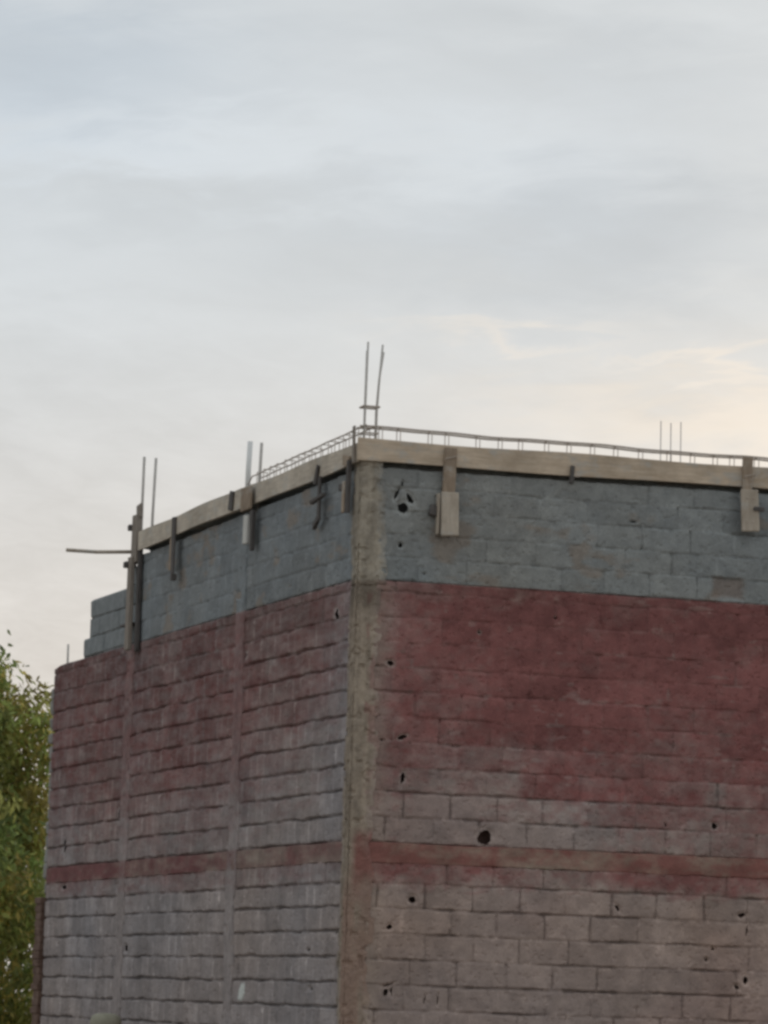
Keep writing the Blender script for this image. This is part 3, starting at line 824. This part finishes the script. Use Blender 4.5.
# ---------------------------------------------------------------- ground
bm = bmesh.new()
n = 60; S = 2500.
vs = {}
def gcoord(i):
    t = (i / n) * 2 - 1
    return math.copysign(abs(t) ** 3, t) * S
for i in range(n + 1):
    for j in range(n + 1):
        x, y = gcoord(i), gcoord(j)
        far = max(0, math.hypot(x, y) - 60)
        vs[i, j] = bm.verts.new((x, y, -.02 + (random.uniform(-.3, .1) if far > 0 else 0)))
for i in range(n):
    for j in range(n): bm.faces.new((vs[i, j], vs[i + 1, j], vs[i + 1, j + 1], vs[i, j + 1]))
tag(from_bm('ground', bm, SOIL), kind='structure')

# ---------------------------------------------------------------- sky and sun
SUN_AZ, SUN_EL = R(33), R(9)
w = bpy.data.worlds.new("World"); sc.world = w; w.use_nodes = True
nt = w.node_tree
for nd in list(nt.nodes): nt.nodes.remove(nd)
out = N(nt, 'ShaderNodeOutputWorld'); bg = N(nt, 'ShaderNodeBackground')
bg.inputs['Strength'].default_value = .1
nt.links.new(bg.outputs[0], out.inputs[0])
sky = N(nt, 'ShaderNodeTexSky', sky_type='NISHITA')
sky.sun_disc = False; sky.sun_elevation = SUN_EL; sky.sun_rotation = SUN_AZ
sky.air_density = 1.0; sky.dust_density = 2.0
tc = N(nt, 'ShaderNodeTexCoord')
def mth(op, a, b_=None, c_=None, clamp=False):
    m = N(nt, 'ShaderNodeMath', operation=op, use_clamp=clamp)
    for i, v in enumerate((a, b_, c_)):
        if v is None: continue
        if isinstance(v, bpy.types.NodeSocket): nt.links.new(v, m.inputs[i])
        else: m.inputs[i].default_value = v
    return m.outputs[0]
sep = N(nt, 'ShaderNodeSeparateXYZ'); nt.links.new(tc.outputs['Generated'], sep.inputs[0])
dx, dy, dz = sep.outputs
# azimuth from the centre of the cloud field, elevation, in radians
az = mth('ARCTAN2', mth('SUBTRACT', mth('MULTIPLY', dx, math.cos(YAW)), mth('MULTIPLY', dy, math.sin(YAW))),
         mth('ADD', mth('MULTIPLY', dx, math.sin(YAW)), mth('MULTIPLY', dy, math.cos(YAW))))
el = mth('ARCSINE', dz)
def cloudnoise(sx, sy, tilt, seed, detail=6, rough=.55):
    cb = N(nt, 'ShaderNodeCombineXYZ')
    nt.links.new(mth('MULTIPLY', az, sx), cb.inputs[0])
    nt.links.new(mth('ADD', mth('MULTIPLY', el, sy), mth('MULTIPLY', az, tilt)), cb.inputs[1])
    cb.inputs[2].default_value = seed
    n_ = N(nt, 'ShaderNodeTexNoise'); n_.inputs['Scale'].default_value = 1.0
    n_.inputs['Detail'].default_value = detail; n_.inputs['Roughness'].default_value = rough
    n_.inputs['Distortion'].default_value = .4
    nt.links.new(cb.outputs[0], n_.inputs['Vector'])
    return n_.outputs['Fac']
nA = cloudnoise(14, 42, 6, 1.3); nB = cloudnoise(30, 110, -10, 4.2); nC = cloudnoise(9, 26, 3, 8.8); nD = cloudnoise(55, 150, 14, 2.7, 7, .62)
az_w = mth('ADD', az, mth('MULTIPLY', mth('SUBTRACT', nA, .5), .07))
el_w = mth('ADD', el, mth('MULTIPLY', mth('SUBTRACT', nB, .5), .045))
def lobe(px, py, rx, ry, amp, tilt=0.):
    a0, e0 = (px - 384) / FPX, PIT + (512 - py) / FPX - (px - 384) / FPX * math.tan(ROL)
    u = mth('SUBTRACT', az_w, a0); v = mth('SUBTRACT', el_w, e0)
    v = mth('ADD', v, mth('MULTIPLY', u, tilt))
    q = mth('ADD', mth('POWER', mth('DIVIDE', u, rx / FPX), 2), mth('POWER', mth('DIVIDE', v, ry / FPX), 2))
    return mth('MULTIPLY', mth('POWER', 2.718, mth('MULTIPLY', q, -1)), amp)
def addl(ls):
    s = ls[0]
    for l in ls[1:]: s = mth('ADD', s, l)
    return s
mean = [.63, .66, .672]
# elevation gradient of the overcast: bluish high up, cream low down
g = N(nt, 'ShaderNodeMapRange'); g.inputs['From Min'].default_value = .07; g.inputs['From Max'].default_value = .20; g.interpolation_type = 'SMOOTHSTEP'
nt.links.new(el, g.inputs['Value'])
basec = mixc(nt, (.648, .634, .620), (.606, .655, .697), g.outputs['Result'])
var = mth('ADD', mth('MULTIPLY', mth('SUBTRACT', nA, .5), .12), mth('MULTIPLY', mth('SUBTRACT', nB, .5), .07))
var = mth('ADD', var, mth('MULTIPLY', mth('SUBTRACT', nC, .5), .16))
low = mth('SUBTRACT', 1.0, g.outputs['Result'])
var = mth('ADD', var, mth('MULTIPLY', mth('SUBTRACT', nD, .5), mth('ADD', .05, mth('MULTIPLY', low, .34))))
gray = addl([lobe(30, 85, 200, 62, -.10), lobe(700, 210, 210, 75, -.13), lobe(430, 250, 260, 60, -.07), lobe(620, 60, 250, 60, -.08), lobe(120, 215, 120, 30, -.06), lobe(690, 385, 140, 22, -.07),
             lobe(200, 160, 190, 34, .09), lobe(60, 300, 150, 60, .05), lobe(520, 130, 120, 40, .04)])
bright = mth('ADD', mth('ADD', 1.0, var), gray)
c1 = N(nt, 'ShaderNodeVectorMath', operation='SCALE'); nt.links.new(basec, c1.inputs[0]); nt.links.new(bright, c1.inputs['Scale'])
blue = addl([lobe(30, 95, 200, 80, .6), lobe(640, 215, 300, 90, .62), lobe(640, 60, 250, 70, .25)])
c2 = mixc(nt, c1.outputs[0], mixc(nt, c1.outputs[0], (.925, .995, 1.075), 1.0, 'MULTIPLY'), mth('MINIMUM', blue, 1.0))
glow = addl([lobe(800, 410, 240, 50, .72), lobe(730, 352, 120, 9, .50, .05), lobe(500, 326, 100, 11, .45), lobe(640, 395, 200, 20, .20)])
c3 = mixc(nt, c2, (.88, .79, .69), mth('MINIMUM', mth('MULTIPLY', glow, .68), 1.0))
# whole cloud colour scaled up evenly, offsetting the low background strength
c4 = N(nt, 'ShaderNodeVectorMath', operation='SCALE'); nt.links.new(c3, c4.inputs[0]); c4.inputs['Scale'].default_value = 10.0
fin = mixc(nt, sky.outputs[0], c4.outputs[0], .955)
nt.links.new(fin, bg.inputs['Color'])

sl = bpy.data.lights.new('sun', 'SUN'); sl.energy = .5; sl.angle = R(20); sl.color = (1.0, .86, .68)
so = bpy.data.objects.new('sun', sl); COL.objects.link(so)
dsun = Vector((math.sin(SUN_AZ) * math.cos(SUN_EL), math.cos(SUN_AZ) * math.cos(SUN_EL), math.sin(SUN_EL)))
so.rotation_euler = dsun.to_track_quat('Z', 'Y').to_euler()
